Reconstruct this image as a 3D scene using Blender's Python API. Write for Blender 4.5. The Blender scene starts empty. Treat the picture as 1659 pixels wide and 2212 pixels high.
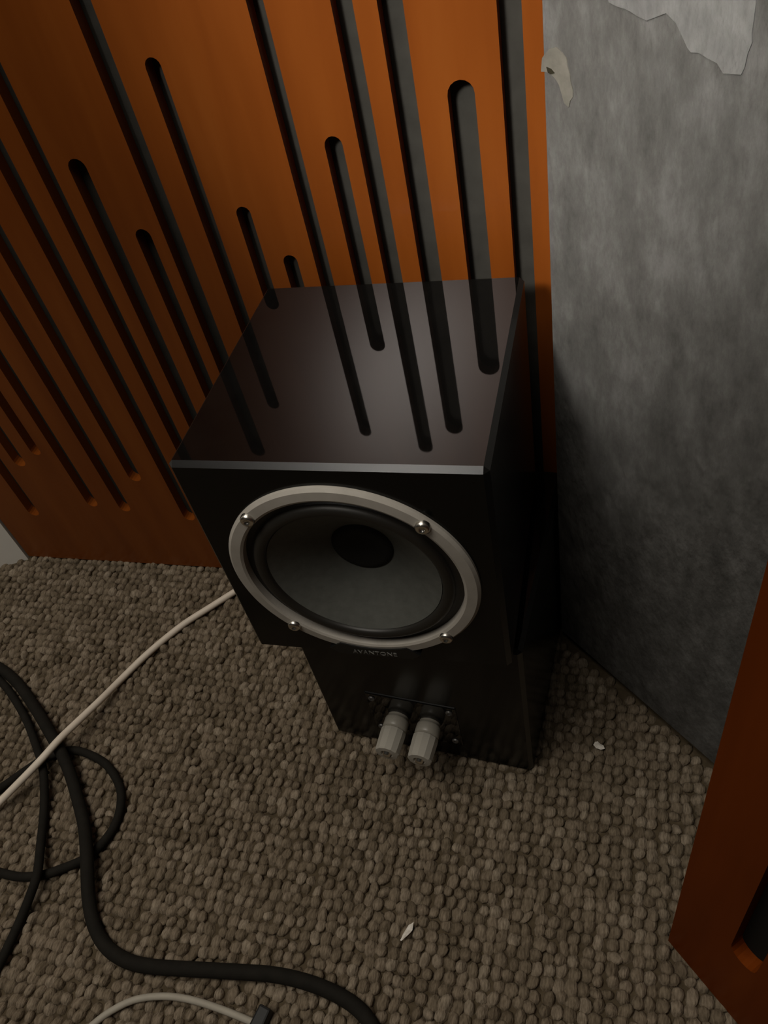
import bpy, bmesh, math, random
import numpy as np
from mathutils import Vector, Matrix

random.seed(7)
rng = np.random.default_rng(7)
S = bpy.context.scene
C = S.collection

# ---------------------------------------------------------------- camera
FPX, IW, IH = 1701.63, 1659.0, 2212.0
CAM = Vector((0.0061, -0.5868, 0.7639))
RM = ((0.961, 0.035, -0.275), (0.213, -0.730, 0.649), (-0.178, -0.683, -0.709))  # columns: right, down, forward
cd = bpy.data.cameras.new('camera')
cam = bpy.data.objects.new('camera', cd)
C.objects.link(cam)
right = Vector([r[0] for r in RM]).normalized()
fwd = Vector([r[2] for r in RM]); fwd = (fwd - right * fwd.dot(right)).normalized()
up = right.cross(fwd).normalized()
m = Matrix.Identity(4)
for i in range(3):
    m[i][0], m[i][1], m[i][2], m[i][3] = right[i], up[i], -fwd[i], CAM[i]
cam.matrix_world = m
cd.sensor_fit = 'HORIZONTAL'
cd.sensor_width = 36.0
cd.lens = FPX * 36.0 / IW
cd.clip_start = 0.01
S.camera = cam

# ---------------------------------------------------------------- world, lights, exposure
w = bpy.data.worlds.new('world'); S.world = w
w.use_nodes = True
w.node_tree.nodes['Background'].inputs[0].default_value = (1.0, 0.93, 0.84, 1)
w.node_tree.nodes['Background'].inputs[1].default_value = 0.008

def area_light(name, loc, target, size, power, color, spread=180):
    l = bpy.data.lights.new(name, 'AREA')
    l.shape = 'DISK'; l.size = size; l.energy = power; l.color = color
    l.spread = math.radians(spread)
    o = bpy.data.objects.new(name, l); C.objects.link(o)
    o.location = loc
    o.rotation_euler = (Vector(target) - Vector(loc)).to_track_quat('-Z', 'Y').to_euler()
    return o
# soft ceiling lamp to the left of the corner
area_light('ceiling_lamp', (-0.66, -0.72, 2.20), (-0.62, -0.66, 0.0), 1.25, 21.5, (1.0, 0.93, 0.82))
# studio lamp behind the camera, turned to the upper part of the corner
area_light('studio_lamp', (-0.48, -1.25, 1.56), (-0.052, 0.0, 0.65), 0.50, 0.76, (1.0, 0.95, 0.88), 12.5)

S.view_settings.view_transform = 'Standard'
S.view_settings.look = 'None'
S.view_settings.gamma = 1.0
S.view_settings.use_curve_mapping = False
S.view_settings.exposure = 0.0

# ---------------------------------------------------------------- helpers
def unproject(px, py, axis, val):
    v = right * (px - IW / 2) - up * (py - IH / 2) + fwd * FPX
    t = (val - CAM[axis]) / v[axis]
    return CAM + v * t

def link(name, me, mat, parent=None):
    o = bpy.data.objects.new(name, me)
    C.objects.link(o)
    if mat is not None and len(me.materials) == 0:
        me.materials.append(mat)
    if parent: o.parent = parent
    return o

def bm_obj(name, bm, mat, parent=None, smooth=False):
    bmesh.ops.recalc_face_normals(bm, faces=bm.faces)
    me = bpy.data.meshes.new(name)
    bm.to_mesh(me); bm.free()
    if smooth:
        for p in me.polygons: p.use_smooth = True
    return link(name, me, mat, parent)

def thing(name, label, cat, loc=(0, 0, 0), rz=0.0, group=None):
    o = bpy.data.objects.new(name, None); C.objects.link(o)
    o.location = loc; o.rotation_euler = (0, 0, rz)
    o.empty_display_size = 0.05
    return tag(o, label, cat, group)

def tag(o, label, cat, group=None):
    o['label'] = label; o['category'] = cat
    if group: o['group'] = group
    return o

def structure(o, label=None, cat=None):
    o['kind'] = 'structure'
    if label: o['label'] = label
    if cat: o['category'] = cat
    return o

def box_bm(x0, x1, y0, y1, z0, z1, bev=0.0, seg=2):
    bm = bmesh.new()
    bmesh.ops.create_cube(bm, size=1)
    for v in bm.verts:
        v.co = ((x0 + x1) / 2 + v.co.x * (x1 - x0), (y0 + y1) / 2 + v.co.y * (y1 - y0), (z0 + z1) / 2 + v.co.z * (z1 - z0))
    if bev:
        bmesh.ops.bevel(bm, geom=bm.edges[:], offset=bev, segments=seg, profile=0.6, affect='EDGES')
    return bm

def prism_bm(poly, z0, z1):
    bm = bmesh.new()
    vs = [bm.verts.new((x, y, z0)) for x, y in poly]
    f = bm.faces.new(vs)
    r = bmesh.ops.extrude_face_region(bm, geom=[f])
    bmesh.ops.translate(bm, vec=(0, 0, z1 - z0), verts=[g for g in r['geom'] if isinstance(g, bmesh.types.BMVert)])
    return bm

def lathe_bm(prof, n=64, a0=0.0, a1=2 * math.pi):
    """profile of (radius, out) turned round the -Y axis; out > 0 comes toward the viewer"""
    bm = bmesh.new()
    full = abs(a1 - a0 - 2 * math.pi) < 1e-6
    k = n if full else n + 1
    rings = []
    for r, o in prof:
        if r < 1e-6:
            rings.append([bm.verts.new((0, -o, 0))])
        else:
            rings.append([bm.verts.new((r * math.cos(a0 + (a1 - a0) * i / n), -o, r * math.sin(a0 + (a1 - a0) * i / n))) for i in range(k)])
    for A, B in zip(rings, rings[1:]):
        for i in range(n):
            j = (i + 1) % k
            if len(A) == 1 and len(B) > 1: bm.faces.new((A[0], B[i], B[j]))
            elif len(B) == 1 and len(A) > 1: bm.faces.new((A[i], B[0], A[j]))
            elif len(A) > 1: bm.faces.new((A[i], B[i], B[j], A[j]))
    return bm

def catmull(pts, step=0.006):
    P = [Vector(p) for p in pts]
    P = [P[0] * 2 - P[1]] + P + [P[-1] * 2 - P[-2]]
    out = []
    for i in range(1, len(P) - 2):
        n = max(2, int((P[i + 1] - P[i]).length / step))
        for k in range(n):
            t = k / n
            a, b, c, d = P[i - 1], P[i], P[i + 1], P[i + 2]
            out.append(0.5 * ((2 * b) + (c - a) * t + (2 * a - 5 * b + 4 * c - d) * t * t + (3 * b - a - 3 * c + d) * t ** 3))
    out.append(P[-2])
    return out

def tube_bm(path, r, n=12):
    bm = bmesh.new()
    rings = []
    for i, p in enumerate(path):
        t = (path[min(i + 1, len(path) - 1)] - path[max(i - 1, 0)]).normalized()
        s = t.cross(Vector((0, 0, 1))).normalized()
        u = s.cross(t)
        rings.append([bm.verts.new(p + s * (r * math.cos(2 * math.pi * k / n)) + u * (r * math.sin(2 * math.pi * k / n))) for k in range(n)])
    for A, B in zip(rings, rings[1:]):
        for k in range(n):
            bm.faces.new((A[k], A[(k + 1) % n], B[(k + 1) % n], B[k]))
    bm.faces.new(rings[0]); bm.faces.new(rings[-1][::-1])
    return bm

# ---------------------------------------------------------------- materials
def material(name, color, rough=0.5, spec=0.5, metal=0.0, coat=0.0, coat_rough=0.1, ior=None):
    m = bpy.data.materials.new(name); m.use_nodes = True
    b = m.node_tree.nodes['Principled BSDF']
    b.inputs['Base Color'].default_value = (*color, 1)
    b.inputs['Roughness'].default_value = rough
    b.inputs['Specular IOR Level'].default_value = spec
    b.inputs['Metallic'].default_value = metal
    b.inputs['Coat Weight'].default_value = coat
    b.inputs['Coat Roughness'].default_value = coat_rough
    if ior: b.inputs['IOR'].default_value = ior
    return m

def noise_color(m, stops, scale, stretch=(1, 1, 1), detail=4.0, bump=0.0, bump_scale=None, rough=0.6):
    nt = m.node_tree; N = nt.nodes; L = nt.links
    b = N['Principled BSDF']
    tc = N.new('ShaderNodeTexCoord'); mp = N.new('ShaderNodeMapping')
    mp.inputs['Scale'].default_value = stretch
    L.new(tc.outputs['Object'], mp.inputs['Vector'])
    no = N.new('ShaderNodeTexNoise')
    no.inputs['Scale'].default_value = scale; no.inputs['Detail'].default_value = detail; no.inputs['Roughness'].default_value = rough
    L.new(mp.outputs[0], no.inputs['Vector'])
    cr = N.new('ShaderNodeValToRGB')
    while len(cr.color_ramp.elements) < len(stops): cr.color_ramp.elements.new(0.5)
    for e, (p, c) in zip(cr.color_ramp.elements, stops):
        e.position = p; e.color = (*c, 1)
    L.new(no.outputs['Fac'], cr.inputs[0])
    L.new(cr.outputs[0], b.inputs['Base Color'])
    if bump:
        n2 = N.new('ShaderNodeTexNoise'); n2.inputs['Scale'].default_value = bump_scale or scale
        n2.inputs['Detail'].default_value = 5
        L.new(mp.outputs[0], n2.inputs['Vector'])
        bp = N.new('ShaderNodeBump'); bp.inputs['Strength'].default_value = bump; bp.inputs['Distance'].default_value = 0.002
        L.new(n2.outputs['Fac'], bp.inputs['Height']); L.new(bp.outputs[0], b.inputs['Normal'])
    return m

M = {}
M['wood'] = noise_color(material('orange_varnished_wood', (0.45, 0.13, 0.015), 0.45, 0.0, coat=1.0, coat_rough=0.29),
    [(0.30, (0.165, 0.039, 0.0045)), (0.55, (0.20, 0.051, 0.0065)), (0.75, (0.225, 0.062, 0.009))], 9.0, (3.0, 3.0, 0.35))
M['wood'].node_tree.nodes['Principled BSDF'].inputs['Coat IOR'].default_value = 1.42
M['wood_darker'] = noise_color(material('darker_varnished_wood', (0.15, 0.03, 0.003), 0.5, 0.0, coat=0.2, coat_rough=0.3),
    [(0.30, (0.120, 0.0235, 0.0022)), (0.55, (0.150, 0.030, 0.003)), (0.75, (0.175, 0.037, 0.004))], 9.0, (3.0, 3.0, 0.35))  # darker, redder copy of the orange wood, with less coat
M['backing'] = noise_color(material('grey_backing_cloth', (0.12, 0.11, 0.095), 0.95, 0.1),
    [(0.3, (0.035, 0.0335, 0.029)), (0.7, (0.047, 0.045, 0.039))], 60.0)
M['plaster'] = noise_color(material('grey_wall_paint', (0.22, 0.21, 0.19), 0.75, 0.3),
    [(0.30, (0.068, 0.0665, 0.0625)), (0.5, (0.118, 0.1155, 0.110)), (0.70, (0.185, 0.183, 0.176))], 46.0, (1.0, 1.0, 0.50), 10.0, 0.9, 130.0, 0.72)
M['patch'] = noise_color(material('pale_wall_patch', (0.5, 0.49, 0.47), 0.6, 0.4),
    [(0.3, (0.150, 0.150, 0.147)), (0.7, (0.27, 0.269, 0.264))], 75.0, (1, 1, 0.5), 10.0, 0.9, 150.0, 0.7)
M['filler'] = noise_color(material('cream_filler', (0.34, 0.30, 0.24), 0.8, 0.3),
    [(0.3, (0.135, 0.128, 0.108)), (0.7, (0.205, 0.193, 0.165))], 80.0, bump=0.5, bump_scale=120.0)
M['hole'] = material('dark_chip', (0.03, 0.026, 0.016), 0.9, 0.1)
M['dark_gap'] = material('gap_shade_and_backing', (0.018, 0.016, 0.014), 0.9, 0.1)  # shade of the gap under the wall put into colour; also backs a panel
M['white_paint'] = noise_color(material('white_paint', (0.85, 0.83, 0.78), 0.5),
    [(0.3, (0.84, 0.82, 0.77)), (0.7, (0.88, 0.86, 0.81))], 8.0)
M['back_wall'] = noise_color(material('back_wall_paint', (0.3, 0.29, 0.27), 0.8),
    [(0.3, (0.27, 0.26, 0.24)), (0.7, (0.32, 0.31, 0.29))], 8.0)
M['lacquer'] = noise_color(material('black_gloss_lacquer', (0.004, 0.004, 0.004), 0.03, 0.5, ior=1.48),
    [(0.3, (0.0030, 0.0028, 0.0026)), (0.7, (0.0050, 0.0046, 0.0042))], 30.0)
M['baffle'] = material('satin_black_baffle', (0.0022, 0.0024, 0.0022), 0.20, 0.5, ior=1.36)
M['lacquer_edge'] = material('rubbed_lacquer_edge', (0.006, 0.0055, 0.005), 0.30, 0.5, ior=1.62)
M['ring'] = noise_color(material('grey_metal_ring', (0.30, 0.28, 0.25), 0.45, 0.5, metal=0.0),
    [(0.3, (0.42, 0.39, 0.345)), (0.7, (0.50, 0.468, 0.42))], 50.0)
M['rubber'] = material('black_rubber', (0.012, 0.011, 0.010), 0.55, 0.4)
M['surround'] = material('dark_rubber_surround', (0.020, 0.018, 0.015), 0.45, 0.5)
M['cone'] = noise_color(material('charcoal_paper_cone', (0.06, 0.06, 0.055), 0.65, 0.4),
    [(0.3, (0.095, 0.098, 0.088)), (0.7, (0.118, 0.121, 0.109))], 120.0, bump=0.2)
M['dustcap'] = material('dust_cap_black', (0.014, 0.014, 0.013), 0.7, 0.3)
M['screw'] = material('bright_screw_steel', (0.75, 0.72, 0.66), 0.28, 0.5, metal=1.0)
M['dull_screw'] = material('dull_screw_steel', (0.16, 0.155, 0.15), 0.4, 0.5, metal=0.6)
M['badge'] = material('badge_black', (0.008, 0.008, 0.008), 0.4, 0.4)
M['letter'] = material('badge_lettering_silver', (0.16, 0.155, 0.145), 0.5, 0.4)
M['post'] = material('clear_grey_plastic', (0.52, 0.49, 0.43), 0.28, 0.5)
M['post'].node_tree.nodes['Principled BSDF'].inputs['Transmission Weight'].default_value = 0.25
M['post_dark'] = material('smoky_plastic_collar', (0.30, 0.28, 0.24), 0.35, 0.5)
M['black_cable'] = noise_color(material('black_cable_jacket', (0.012, 0.011, 0.009), 0.85, 0.15),
    [(0.3, (0.010, 0.009, 0.007)), (0.7, (0.015, 0.013, 0.010))], 90.0)
M['white_cable'] = noise_color(material('white_cable_jacket', (0.55, 0.48, 0.40), 0.5, 0.4),
    [(0.3, (0.68, 0.60, 0.50)), (0.7, (0.76, 0.67, 0.57))], 40.0)
M['dimmed_cord'] = noise_color(material('dimmed_cord_jacket', (0.36, 0.33, 0.28), 0.6, 0.3),
    [(0.3, (0.33, 0.30, 0.25)), (0.7, (0.39, 0.36, 0.30))], 40.0)  # white cord; the weaker light at its place is put into the colour
M['plug'] = material('black_plug_plastic', (0.008, 0.008, 0.008), 0.5, 0.3)
M['flake'] = noise_color(material('pale_wood_splinter', (0.7, 0.65, 0.58), 0.6),
    [(0.3, (0.58, 0.53, 0.46)), (0.7, (0.85, 0.80, 0.73))], 300.0, (1, 1, 1))
# carpet: one colour per loop
cm = material('brown_loop_carpet', (0.20, 0.155, 0.10), 0.95, 0.1)
nt = cm.node_tree; N = nt.nodes; L = nt.links
ge = N.new('ShaderNodeNewGeometry'); cr = N.new('ShaderNodeValToRGB')
cols = [(0.0, (0.150, 0.118, 0.082)), (0.35, (0.190, 0.152, 0.108)), (0.7, (0.215, 0.172, 0.125)), (1.0, (0.280, 0.232, 0.175))]
while len(cr.color_ramp.elements) < 4: cr.color_ramp.elements.new(0.5)
for e, (p, c) in zip(cr.color_ramp.elements, cols): e.position = p; e.color = (*c, 1)
L.new(ge.outputs['Random Per Island'], cr.inputs[0])
no = N.new('ShaderNodeTexNoise'); no.inputs['Scale'].default_value = 520; no.inputs['Detail'].default_value = 4
tc = N.new('ShaderNodeTexCoord'); mp = N.new('ShaderNodeMapping'); mp.inputs['Scale'].default_value = (1.0, 0.28, 0.45); mp.inputs['Rotation'].default_value = (0, 0, 0.15)
L.new(tc.outputs['Object'], mp.inputs[0]); L.new(mp.outputs[0], no.inputs['Vector'])
mx = N.new('ShaderNodeMix'); mx.data_type = 'RGBA'; mx.blend_type = 'MULTIPLY'; mx.inputs[0].default_value = 0.85
rr = N.new('ShaderNodeValToRGB'); rr.color_ramp.elements[0].position = 0.25; rr.color_ramp.elements[0].color = (0.45, 0.42, 0.38, 1)
rr.color_ramp.elements[1].position = 0.7; rr.color_ramp.elements[1].color = (1.25, 1.25, 1.25, 1)
L.new(no.outputs['Fac'], rr.inputs[0]); L.new(cr.outputs[0], mx.inputs[6]); L.new(rr.outputs[0], mx.inputs[7])
L.new(mx.outputs[2], N['Principled BSDF'].inputs['Base Color'])
bp = N.new('ShaderNodeBump'); bp.inputs['Strength'].default_value = 0.9; bp.inputs['Distance'].default_value = 0.0018
L.new(no.outputs['Fac'], bp.inputs['Height']); L.new(bp.outputs[0], N['Principled BSDF'].inputs['Normal'])
M['carpet'] = cm
M['carpet_base'] = noise_color(material('carpet_backing', (0.12, 0.09, 0.055), 0.95, 0.1),
    [(0.3, (0.060, 0.045, 0.027)), (0.7, (0.10, 0.076, 0.048))], 110.0, bump=1.0, bump_scale=90.0)

# ---------------------------------------------------------------- the setting
floor = structure(bm_obj('floor', box_bm(-2.6, 1.4, -3.0, 0.35, -0.05, -0.0058), M['carpet_base']))

WD = Vector((0.735, -0.678, 0.0)).normalized()      # run of the angled grey wall
WN = Vector((-WD.y, WD.x, 0.0)) * -1.0              # toward the room
if WN.dot(CAM - Vector((-0.04, -0.065, 0))) < 0: WN = -WN
W0 = Vector((-0.041, -0.065, 0.0))
W1 = W0 + WD * 1.7
pl = [(W0.x, W0.y), (W1.x, W1.y), (W1.x - WN.x * 0.25, W1.y - WN.y * 0.25), (0.30, 0.20), (W0.x, 0.10)]
wall_right = structure(bm_obj('wall_right', prism_bm(pl, 0.007, 2.4), M['plaster']))
q0, q1 = W0 - WN * 0.006 + WD * 0.004, W1 - WN * 0.006
structure(bm_obj('shadow_gap_right', prism_bm([(q0.x, q0.y), (q1.x, q1.y), (q1.x - WN.x * 0.1, q1.y - WN.y * 0.1), (q0.x - WN.x * 0.02 + .03, q0.y - WN.y * 0.02 + .02)], -0.006, 0.0075), M['dark_gap']))  # strip recessed under the wall, coloured dark for the gap's shade
wall_back = structure(bm_obj('wall_back', box_bm(-0.95, -0.042, 0.034, 0.10, -0.006, 2.4), M['back_wall']))
LD = Vector((-0.90, -0.43, 0)).normalized(); LN = Vector((-LD.y, LD.x, 0))
a = Vector((-0.806, -0.002, 0)); b = a + LD * 1.7
if LN.dot(CAM - a) < 0: LN = -LN
wall_left = structure(bm_obj('wall_left', prism_bm([(a.x, a.y), (b.x, b.y), (b.x - LN.x * .1, b.y - LN.y * .1), (a.x - LN.x * .1 + .0, a.y + .12)], -0.006, 2.4), M['white_paint']))

def on_wall(px, py):
    v = right * (px - IW / 2) - up * (py - IH / 2) + fwd * FPX
    t = (W0 - CAM).dot(WN) / v.dot(WN)
    P = CAM + v * t
    return (P - W0).dot(WD), P.z

def wall_plate(name, sz, mat, thick, lift=0.0, jitter=0.0):
    """irregular thin plate standing on the grey wall, outline in wall coordinates (run, height)"""
    pts = []
    for i in range(len(sz)):
        (s0, z0), (s1, z1) = sz[i], sz[(i + 1) % len(sz)]
        n = max(1, int(math.hypot(s1 - s0, z1 - z0) / 0.0035)) if jitter else 1
        for k in range(n):
            t = k / n
            pts.append((s0 + (s1 - s0) * t + random.uniform(-1, 1) * jitter, z0 + (z1 - z0) * t + random.uniform(-1, 1) * jitter))
    bm = bmesh.new()
    back = [bm.verts.new(W0 + WD * s + WN * (lift - 0.001) + Vector((0, 0, z))) for s, z in pts]
    fr = [bm.verts.new(W0 + WD * s + WN * (lift + thick) + Vector((0, 0, z))) for s, z in pts]
    n = len(pts)
    for i in range(n): bm.faces.new((back[i], back[(i + 1) % n], fr[(i + 1) % n], fr[i]))
    es = [bm.edges.get((fr[i], fr[(i + 1) % n])) for i in range(n)]
    bmesh.ops.triangle_fill(bm, edges=es, use_beauty=True)
    return bm_obj(name, bm, mat, wall_right)

ed = [(730, 0), (800, 40), (900, 80), (950, 130), (1000, 95), (1060, 90), (1120, 130), (1150, 200), (1180, 270), (1260, 320), (1360, 365), (1400, 415), (1500, 435), (1530, 400), (1545, 310), (1575, 200), (1580, 0)]
pz = [on_wall(1050 + x / 2.724, y / 2.724) for x, y in ed]
pz += [(pz[-1][0] + 0.004, 0.70), (pz[-1][0] - 0.03, 0.76), (pz[0][0] - 0.03, 0.74), (pz[0][0] - 0.035, 0.675)]
wall_plate('pale_patch', pz, M['patch'], 0.0006, 0.0, 0.0013)  # irregular thin plate, paler than the wall around it
fl = [(-20, 30), (-22, 62), (0, 70), (14, 95), (24, 130), (34, 142), (44, 120), (36, 70), (30, 30), (8, 8), (-8, 10)]
wall_plate('filler_spot', [on_wall(1194 + x * 1.05, 95 + y * .95) for x, y in fl], M['filler'], 0.0005, 0.0, 0.0008)
hl = [(-8, -8), (2, -4), (10, 6), (2, 8), (-5, 4)]
wall_plate('chip_hole', [on_wall(1190 + x, 152 + y) for x, y in hl], M['hole'], 0.0003, 0.0005, 0.0002)

# carpet loops
def build_carpet():
    px, py = 0.0104, 0.0099
    xs = np.arange(-1.35, 0.45, px); ys = np.arange(-1.05, 0.012, py)
    seg = 8
    prof = [(1.0, -0.55), (0.98, 0.15), (0.72, 0.70), (0.34, 0.94)]
    base = []
    for r, z in prof:
        for k in range(seg):
            a = 2 * math.pi * (k + 0.5) / seg
            base.append((r * math.cos(a), r * math.sin(a), z))
    base.append((0, 0, 1.0))
    base = np.array(base)
    faces = []
    for i in range(len(prof) - 1):
        for k in range(seg):
            a, b2 = i * seg + k, i * seg + (k + 1) % seg
            faces.append((a, b2, b2 + seg, a + seg))
    quads = np.array(faces)
    top = (len(prof) - 1) * seg
    tris = np.array([(top + k, top + (k + 1) % seg, len(base) - 1) for k in range(seg)])
    pos = []
    for j, y in enumerate(ys):
        off = px * (0.22 * (j % 2) + 0.012 * j)
        for x in xs:
            pos.append((x + off, y))
    pos = np.array(pos); pos += rng.normal(0, 0.0009, pos.shape)
    d = pos - np.array([W0.x, W0.y])
    keep = (d @ np.array([WN.x, WN.y]) > 0.002)
    d = pos - np.array([-0.806, -0.002])
    keep &= (d @ np.array([LN.x, LN.y]) > 0.002)
    pos = pos[keep]
    n = len(pos)
    sx = rng.normal(0.0058, 0.0006, n); sy = rng.normal(0.0067, 0.0009, n); sz = rng.normal(0.0062, 0.0009, n)
    ang = rng.normal(-0.30, 0.30, n); z0 = rng.normal(-0.0060, 0.0005, n)
    V = base[None] * np.stack([sx, sy, sz], 1)[:, None]
    lean = V[:, :, 2].copy()
    ca, sa = np.cos(ang)[:, None], np.sin(ang)[:, None]
    X = V[..., 0] * ca - V[..., 1] * sa + lean * rng.normal(0.12, 0.2, n)[:, None]
    Y = V[..., 0] * sa + V[..., 1] * ca + lean * rng.normal(-0.1, 0.2, n)[:, None]
    V = np.stack([X + pos[:, 0:1], Y + pos[:, 1:2], V[..., 2] + z0[:, None]], 2).reshape(-1, 3)
    V += rng.normal(0, 0.00018, V.shape)
    nb = len(base)
    offs = (np.arange(n) * nb)[:, None, None]
    Q = (quads[None] + offs).reshape(-1, 4); T = (tris[None] + offs).reshape(-1, 3)
    me = bpy.data.meshes.new('carpet_loops')
    me.vertices.add(len(V)); me.vertices.foreach_set('co', V.astype(np.float32).ravel())
    nl = Q.size + T.size
    me.loops.add(nl); me.loops.foreach_set('vertex_index', np.concatenate([Q.ravel(), T.ravel()]).astype(np.int32))
    npoly = len(Q) + len(T)
    me.polygons.add(npoly)
    me.polygons.foreach_set('loop_start', np.concatenate([np.arange(len(Q)) * 4, Q.size + np.arange(len(T)) * 3]).astype(np.int32))
    me.polygons.foreach_set('use_smooth', np.ones(npoly, bool))
    me.update(calc_edges=True); me.validate()
    o = link('carpet_loops', me, M['carpet'], floor)
    o['kind'] = 'stuff'
build_carpet()

# ---------------------------------------------------------------- slotted wooden panels
def stadium(cx, wdt, z0, z1, n=8):
    r = wdt / 2
    pts = [(cx + r * math.cos(math.pi * k / n), z1 - r + r * math.sin(math.pi * k / n)) for k in range(n + 1)]
    pts += [(cx - r * math.cos(math.pi * k / n), z0 + r - r * math.sin(math.pi * k / n)) for k in range(n + 1)]
    return pts

def slotted_face(name, x0, x1, z0, z1, slots, thick, parent, mat='wood'):
    bm = bmesh.new()
    loops = [[(x0, z0), (x1, z0), (x1, z1), (x0, z1)]] + [stadium(*s) for s in slots]
    edges = []
    for lp in loops:
        vs = [bm.verts.new((x, 0, z)) for x, z in lp]
        edges += [bm.edges.new((vs[i], vs[(i + 1) % len(vs)])) for i in range(len(vs))]
    bmesh.ops.triangle_fill(bm, edges=edges, use_beauty=True)
    fs = bm.faces[:]
    r = bmesh.ops.extrude_face_region(bm, geom=fs)
    bmesh.ops.translate(bm, vec=(0, thick, 0), verts=[g for g in r['geom'] if isinstance(g, bmesh.types.BMVert)])
    return bm_obj(name, bm, M[mat], parent)

SL = [(-0.371, .017, .10, .679), (-0.3325, .013, .11, .611), (-0.298, .013, .10, .493), (-0.2685, .013, .12, .447),
      (-0.240, .0125, .10, .648), (-0.2065, .0145, .12, .542), (-0.179, .015, .10, .670), (-0.146, .0175, .11, .644),
      (-0.105, .0195, .09, .571), (-0.068, .016, .10, .760), (-0.400, .015, .17, .480), (-0.4345, .017, .13, .545),
      (-0.4665, .014, .20, .760), (-0.502, .016, .094, .700), (-0.549, .017, .162, .640), (-0.5895, .016, .106, .720),
      (-0.6345, .016, .113, .600), (-0.669, .014, .203, .690), (-0.704, .017, .183, .560), (-0.738, .017, .090, .730)]
rest = []
for i, (cx, wd, zb, zt) in enumerate(SL):         # upper row of slots, above the picture
    rest.append((cx, wd, 0.86 + 0.03 * (i % 4), 1.14 - 0.05 * (i % 3)))
panel = thing('slotted_panel', 'large orange wooden acoustic panel with vertical routed slots behind the speakers', 'acoustic panel', (-0.425, 0, 0))
pf = slotted_face('panel_face', -0.803 + .425, -0.0425 + .425, 0.0, 1.2, [(c + .425, wd, zb, zt) for c, wd, zb, zt in SL + rest], 0.012, panel)
bk = bm_obj('backing_board', box_bm(-0.801 + .425, -0.0435 + .425, 0.0122, 0.030, 0.001, 1.199), M['backing'], panel)
bk['label'] = 'grey backing seen through the slots'

P2 = Vector((0.0665, -0.3675, 0)); D2 = Vector((0.70, -0.714, 0)).normalized()
p2 = thing('slotted_panel', 'dark orange slotted wooden panel standing upright at the right edge of the photo', 'acoustic panel', P2, math.atan2(D2.y, D2.x))
S2 = [(0.0555, .021, .117, .66), (0.098, .017, .10, .52), (0.14, .015, .14, .74), (0.185, .019, .09, .60), (0.235, .016, .12, .70), (0.285, .018, .10, .50), (0.335, .016, .14, .66)]
slotted_face('panel_face', 0.0, 0.40, 0.0, 0.80, S2, 0.011, p2, 'wood_darker')
bm_obj('backing_board', box_bm(0.001, 0.399, 0.0112, 0.026, 0.001, 0.799), M['dark_gap'], p2)

# ---------------------------------------------------------------- cube speakers
CUBE = 0.214
def cabinet(parent):
    h = CUBE / 2
    o = bm_obj('cabinet', box_bm(-h, h, -h, h, 0, CUBE, 0.0036, 1), M['lacquer'], parent)
    o.data.materials.append(M['lacquer_edge']); o.data.materials.append(M['baffle'])
    for p in o.data.polygons:
        if p.area < 0.01: p.material_index = 1
        p.use_smooth = False
        if p.normal.z < 0.5 and p.area > 0.01: p.material_index = 2
    return o

def disc_head(r, o):
    return lathe_bm([(r, -0.001), (r, o * 0.45), (r * 0.82, o * 0.85), (r * 0.42, o), (r * 0.40, o * 0.55), (0, o * 0.5)], 20)

# upper speaker: driver toward us
UX, UY, UZ = -0.1695, -0.1505, 0.2295
up_sp = thing('cube_speaker', 'glossy black cube speaker on top, its round driver facing the viewer', 'speaker', (UX, UY, UZ))
cabinet(up_sp)
for sx in (-1, 1):
    for sy in (-1, 1):
        bmf = lathe_bm([(0.0, 0.0), (0.010, 0.0), (0.011, 0.014), (0, 0.014)], 16)
        bmesh.ops.rotate(bmf, matrix=Matrix.Rotation(math.radians(90), 3, 'X'), verts=bmf.verts, cent=(0, 0, 0))
        zmin = min(v.co.z for v in bmf.verts); zmax = max(v.co.z for v in bmf.verts)
        bmesh.ops.translate(bmf, vec=(sx * 0.055, sy * 0.055 + 0.02, -zmax + 0.0), verts=bmf.verts)
        bm_obj('rubber_foot', bmf, M['rubber'], up_sp)
DY = -CUBE / 2                                   # front plane
DZ = 0.3345 - UZ
def part_at(name, bm, mat, parent, loc, smooth=True):
    o = bm_obj(name, bm, mat, parent, smooth); o.location = loc; return o
driver_c = (0.0, DY, DZ)
RO, RI = 0.0925, 0.0812
ring = part_at('driver_ring', lathe_bm([(RO, -0.001), (RO, 0.0022), (RO - 0.0022, 0.0042), (RI + 0.002, 0.0046), (RI, 0.0036), (RI - 0.0004, -0.0024)], 160), M['ring'], up_sp, driver_c, False)
ring['label'] = 'grey metal ring round the driver'
part_at('driver_bed', lathe_bm([(RI + 0.0003, 0.0003), (0.0, 0.0003)], 64), M['rubber'], up_sp, driver_c)
sr = [(RI - 0.0002, -0.0022), (0.0770, -0.0022), (0.0748, -0.0010)]
for k in range(9):
    t = math.pi * k / 8
    sr.append((0.0698 + 0.0046 * math.cos(t), 0.0000 + 0.0038 * math.sin(t)))
sr.append((0.0640, -0.0006))
part_at('surround', lathe_bm(sr, 96), M['surround'], up_sp, driver_c)
cone_prof = [(0.0648, 0.0002), (0.0600, -0.0028), (0.0480, -0.0110), (0.0360, -0.0200), (0.0235, -0.0290)]
part_at('cone', lathe_bm(cone_prof, 96), M['cone'], up_sp, driver_c)
part_at('dust_cap', lathe_bm([(0.0240, -0.0288), (0.0225, -0.0268), (0.0180, -0.0262), (0.0110, -0.0295), (0.0, -0.0315)], 64), M['dustcap'], up_sp, driver_c)
for ob in list(up_sp.children):
    if ob.name.startswith('driver_bed'):
        bpy.data.objects.remove(ob)
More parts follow.
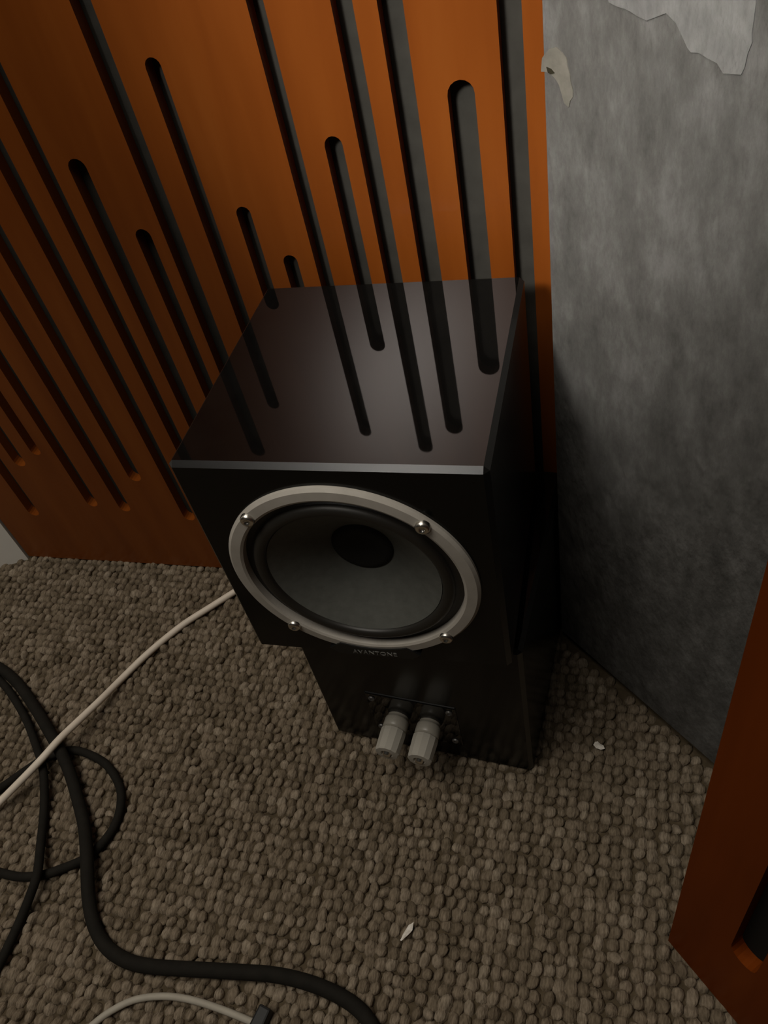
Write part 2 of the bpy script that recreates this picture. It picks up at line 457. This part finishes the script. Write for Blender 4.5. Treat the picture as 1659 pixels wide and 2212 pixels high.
# open the front of the upper cabinet for the cone
cab = [o for o in up_sp.children if o.name.startswith('cabinet')][0]
bm = bmesh.new(); bm.from_mesh(cab.data)
ff = [f for f in bm.faces if f.normal.y < -0.99 and f.calc_area() > 0.02]
f = ff[0]; mi = f.material_index
outer = list(f.verts); oe = list(f.edges)
bmesh.ops.delete(bm, geom=[f], context='FACES_ONLY')
n = 64; rr0 = RI + 0.004
cv = [bm.verts.new((rr0 * math.cos(2 * math.pi * k / n), DY, DZ + rr0 * math.sin(2 * math.pi * k / n))) for k in range(n)]
ce = [bm.edges.new((cv[k], cv[(k + 1) % n])) for k in range(n)]
for g in bmesh.ops.triangle_fill(bm, edges=oe + ce, use_beauty=True)['geom']:
    if isinstance(g, bmesh.types.BMFace): g.material_index = mi
# dark bowl behind the driver closes the opening
bv = [bm.verts.new((v.co.x * 0.95, DY + 0.05, DZ + (v.co.z - DZ) * 0.95)) for v in cv]
for k in range(n): bm.faces.new((cv[k], cv[(k + 1) % n], bv[(k + 1) % n], bv[k]))
bm.faces.new(bv)
bmesh.ops.recalc_face_normals(bm, faces=bm.faces)
bm.to_mesh(cab.data); bm.free()

for sx in (-1, 1):
    for sz in (-1, 1):
        s = part_at('screw', disc_head(0.0052, 0.0036), M['screw'], up_sp, (sx * 0.0612, DY - 0.0042, DZ + sz * 0.0618))
# badge at the foot of the ring
bb = bmesh.new()
outl = []
a0, a1 = math.radians(-90 - 18.5), math.radians(-90 + 18.5)
for k in range(13):
    a = a0 + (a1 - a0) * k / 12; outl.append(((RI + 0.0042) * math.cos(a), (RI + 0.0042) * math.sin(a)))
outl += [(0.0375, -RO + 0.0035), (0.0300, -RO - 0.0028), (-0.0300, -RO - 0.0028), (-0.0375, -RO + 0.0035)]
fv = [bb.verts.new((x, -0.0056, z)) for x, z in outl]
bv = [bb.verts.new((x * 1.01, 0.0, z * 1.003)) for x, z in outl]
bb.faces.new(fv)
for k in range(len(outl)):
    j = (k + 1) % len(outl); bb.faces.new((fv[k], fv[j], bv[j], bv[k]))
badge = part_at('badge', bb, M['badge'], up_sp, driver_c, False)
badge['label'] = 'black name badge under the driver'
tcu = bpy.data.curves.new('lettering', 'FONT')
tcu.body = 'AVANTONE'; tcu.size = 0.0066; tcu.align_x = 'CENTER'; tcu.extrude = 0.0003; tcu.space_character = 1.05
to = bpy.data.objects.new('lettering_source', tcu); C.objects.link(to)
bpy.context.view_layer.update()
tm = bpy.data.meshes.new_from_object(to.evaluated_get(bpy.context.evaluated_depsgraph_get()))
bpy.data.objects.remove(to)
tm.name = 'lettering'; tm.materials.clear()
lt = link('lettering', tm, M['letter'], badge)
lt.rotation_euler = (math.radians(90), 0, 0); lt.location = (0, -0.0058, -0.0928)

# lower speaker: turned round, terminals toward us
YAW = math.radians(-5.0)
FR = Vector((-0.0585, -0.2330, 0)); ux = Vector((math.cos(YAW), math.sin(YAW), 0)); uy = Vector((-math.sin(YAW), math.cos(YAW), 0))
LC = FR - ux * (CUBE / 2) + uy * (CUBE / 2)
lo_sp = thing('cube_speaker', 'glossy black cube speaker underneath on the carpet, turned to show two binding posts', 'speaker', (LC.x, LC.y, 0.0), YAW)
cabinet(lo_sp)
TZ = 0.0655; TX = CUBE / 2 - 0.1145
plate = bm_obj('terminal_plate', box_bm(TX - 0.046, TX + 0.046, DY - 0.0014, DY + 0.001, TZ - 0.036, TZ + 0.036, 0.0008, 1), M['lacquer'], lo_sp)
for sx in (-1, 1):
    for sz in (-1, 1):
        part_at('screw', disc_head(0.0034, 0.0022), M['dull_screw'], lo_sp, (TX + sx * 0.0393, DY - 0.0012, TZ + sz * 0.0275))
for sx in (-1, 1):
    bm = lathe_bm([(0.0105, 0.0), (0.0105, 0.003), (0.0118, 0.0035), (0.0122, 0.0055), (0.0122, 0.0135), (0.0110, 0.0150), (0.0, 0.0150)], 28)
    post = part_at('binding_post', bm, M['post_dark'], lo_sp, (TX + sx * 0.0165, DY - 0.0014, TZ - 0.001))
    post['label'] = 'translucent grey binding post'
    # faceted clear nut
    prof = [(0.0108, 0.0150), (0.0126, 0.0165), (0.0128, 0.0200), (0.0122, 0.0385), (0.0112, 0.0400), (0.0062, 0.0404), (0.0060, 0.0385)]
    nut = bm_obj('clear_nut', lathe_bm(prof, 12), M['post'], post)
    bm_obj('metal_tip', lathe_bm([(0.0060, 0.0386), (0.0040, 0.0392), (0.0036, 0.0420), (0.0, 0.0424)], 16), M['screw'], post, True)

# ---------------------------------------------------------------- cables on the carpet
def cable(name, px, r, mat, label, cat, lift=None, pre=(), post=(), rise=None):
    pts = []
    for i, (x, y) in enumerate(px):
        z = r * 0.75 + (rise(x, y) if rise else 0.0)
        pts.append(unproject(x, y, 2, z))
    pts = [Vector(p) for p in pre] + pts + [Vector(p) for p in post]
    return tag(bm_obj(name, tube_bm(catmull(pts), r), mat, None, True), label, cat)

def bump_at(spots):
    def f(x, y):
        return max([h * max(0.0, 1.0 - math.hypot(x - cx, y - cy) / rad) ** 0.7 for cx, cy, rad, h in spots] + [0.0])
    return f

thick = [(-60, 1412), (0, 1443), (40, 1478), (77, 1531), (109, 1585), (136, 1634), (154, 1679), (169, 1730), (182, 1785), (187, 1840), (189, 1896), (193, 1951), (206, 2006), (235, 2050), (279, 2077), (330, 2088), (404, 2093), (493, 2098), (589, 2105), (661, 2121), (724, 2146), (772, 2177), (801, 2212), (820, 2260)]
cable('power_cable', thick, 0.0066, M['black_cable'], 'thick black cable winding from the left edge to the bottom of the photo', 'cable',
      rise=bump_at([(136, 1625, 130, 0.0130), (188, 1852, 110, 0.0125)]))
loop = [(-70, 1750), (0, 1703), (66, 1657), (99, 1637), (147, 1621), (184, 1626), (228, 1650), (255, 1690), (262, 1727), (253, 1771), (235, 1804), (206, 1837), (176, 1859), (132, 1877), (92, 1890), (44, 1894), (0, 1885), (-60, 1868)]
cable('thin_cable', loop, 0.0046, M['black_cable'], 'thin black cable curled into a loop under the thick cable', 'cable')
strand = [(-60, 1437), (-18, 1456), (11, 1482), (35, 1516), (57, 1556), (76, 1605), (92, 1657), (96, 1712), (94, 1767), (88, 1822), (81, 1885), (66, 1932), (44, 1987), (22, 2035), (0, 2080), (-30, 2140)]
cable('thin_cable', strand, 0.0046, M['black_cable'], 'thin black cable running down along the left edge over the loop', 'cable',
      rise=bump_at([(88, 1645, 100, 0.0125), (82, 1889, 100, 0.0125)]))
wh = [(540, 1258), (512, 1275), (455, 1311), (400, 1346), (355, 1381), (310, 1420), (265, 1464), (220, 1509), (175, 1552), (130, 1595), (95, 1634), (60, 1671), (0, 1732), (-60, 1795)]
cable('white_cable', wh, 0.0042, M['white_cable'], 'straight white cable crossing the carpet from behind the speakers to the left edge', 'cable',
      rise=bump_at([(115, 1617, 200, 0.0290)]))
wl = [(150, 2262), (200, 2214), (240, 2184), (290, 2160), (350, 2152), (410, 2159), (480, 2181), (548, 2209), (556, 2213)]
wc2 = thing('corded_plug', 'white cord, colour darkened for dim light, arching at the bottom edge into a small black plug', 'plug', unproject(400, 2190, 2, 0.0))
def local(bm, t):
    bmesh.ops.translate(bm, vec=-t.location, verts=bm.verts); return bm
cpts = [unproject(x, y, 2, 0.0032) for x, y in wl]
cord = bm_obj('cord', local(tube_bm(catmull(cpts), 0.0031), wc2), M['dimmed_cord'], wc2, True)
A, B = unproject(577, 2176, 2, 0.006), unproject(536, 2262, 2, 0.006)
d = (B - A).normalized(); L_ = (B - A).length
pb = box_bm(-0.0065, 0.0065, 0, L_, -0.006, 0.006, 0.002, 2)
for v in pb.verts:
    taper = 0.86 + 0.14 * min(1, v.co.y / 0.02)
    v.co.x *= taper
side = d.cross(Vector((0, 0, 1)))
for v in pb.verts:
    v.co = A + side * v.co.x + d * v.co.y + Vector((0, 0, v.co.z)) - wc2.location
bm_obj('plug_body', pb, M['plug'], wc2)

# ---------------------------------------------------------------- bits on the carpet
def flake(name, px_poly, thick, label, cat, z=0.003, ridge=0.0012):
    P = [unproject(x, y, 2, z) for x, y in px_poly]
    c = sum(P, Vector()) / len(P)
    bm = bmesh.new()
    topv = [bm.verts.new(p - c + Vector((0, 0, thick / 2))) for p in P]
    botv = [bm.verts.new((p - c) * 0.94 - Vector((0, 0, thick / 2))) for p in P]
    apex = bm.verts.new((0, 0, thick / 2 + ridge))
    n = len(P)
    for i in range(n):
        j = (i + 1) % n
        bm.faces.new((topv[i], topv[j], apex)); bm.faces.new((topv[i], botv[i], botv[j], topv[j]))
    bm.faces.new(botv)
    o = bm_obj(name, bm, M['flake'])
    o.location = c
    return tag(o, label, cat)
k = 11.85
fl = [(545, 870), (530, 830), (560, 790), (600, 690), (680, 560), (750, 450), (800, 430), (872, 378), (860, 450), (855, 520), (840, 590), (790, 650), (720, 720), (640, 790), (590, 840)]
flake('wood_splinter', [(820 + x / k, 1960 + y / k) for x, y in fl], 0.0010, 'pale leaf-shaped splinter lying on the carpet in front of the speakers', 'splinter', 0.0035)
k = 4.1475
cr_ = [(960, 1490), (975, 1465), (1000, 1460), (1020, 1480), (1050, 1495), (1065, 1525), (1030, 1535), (985, 1520)]
flake('paper_crumb', [(1050 + x / k, 1250 + y / k) for x, y in cr_], 0.0012, 'tiny white crumb on the dark carpet right of the speakers', 'crumb', 0.003)
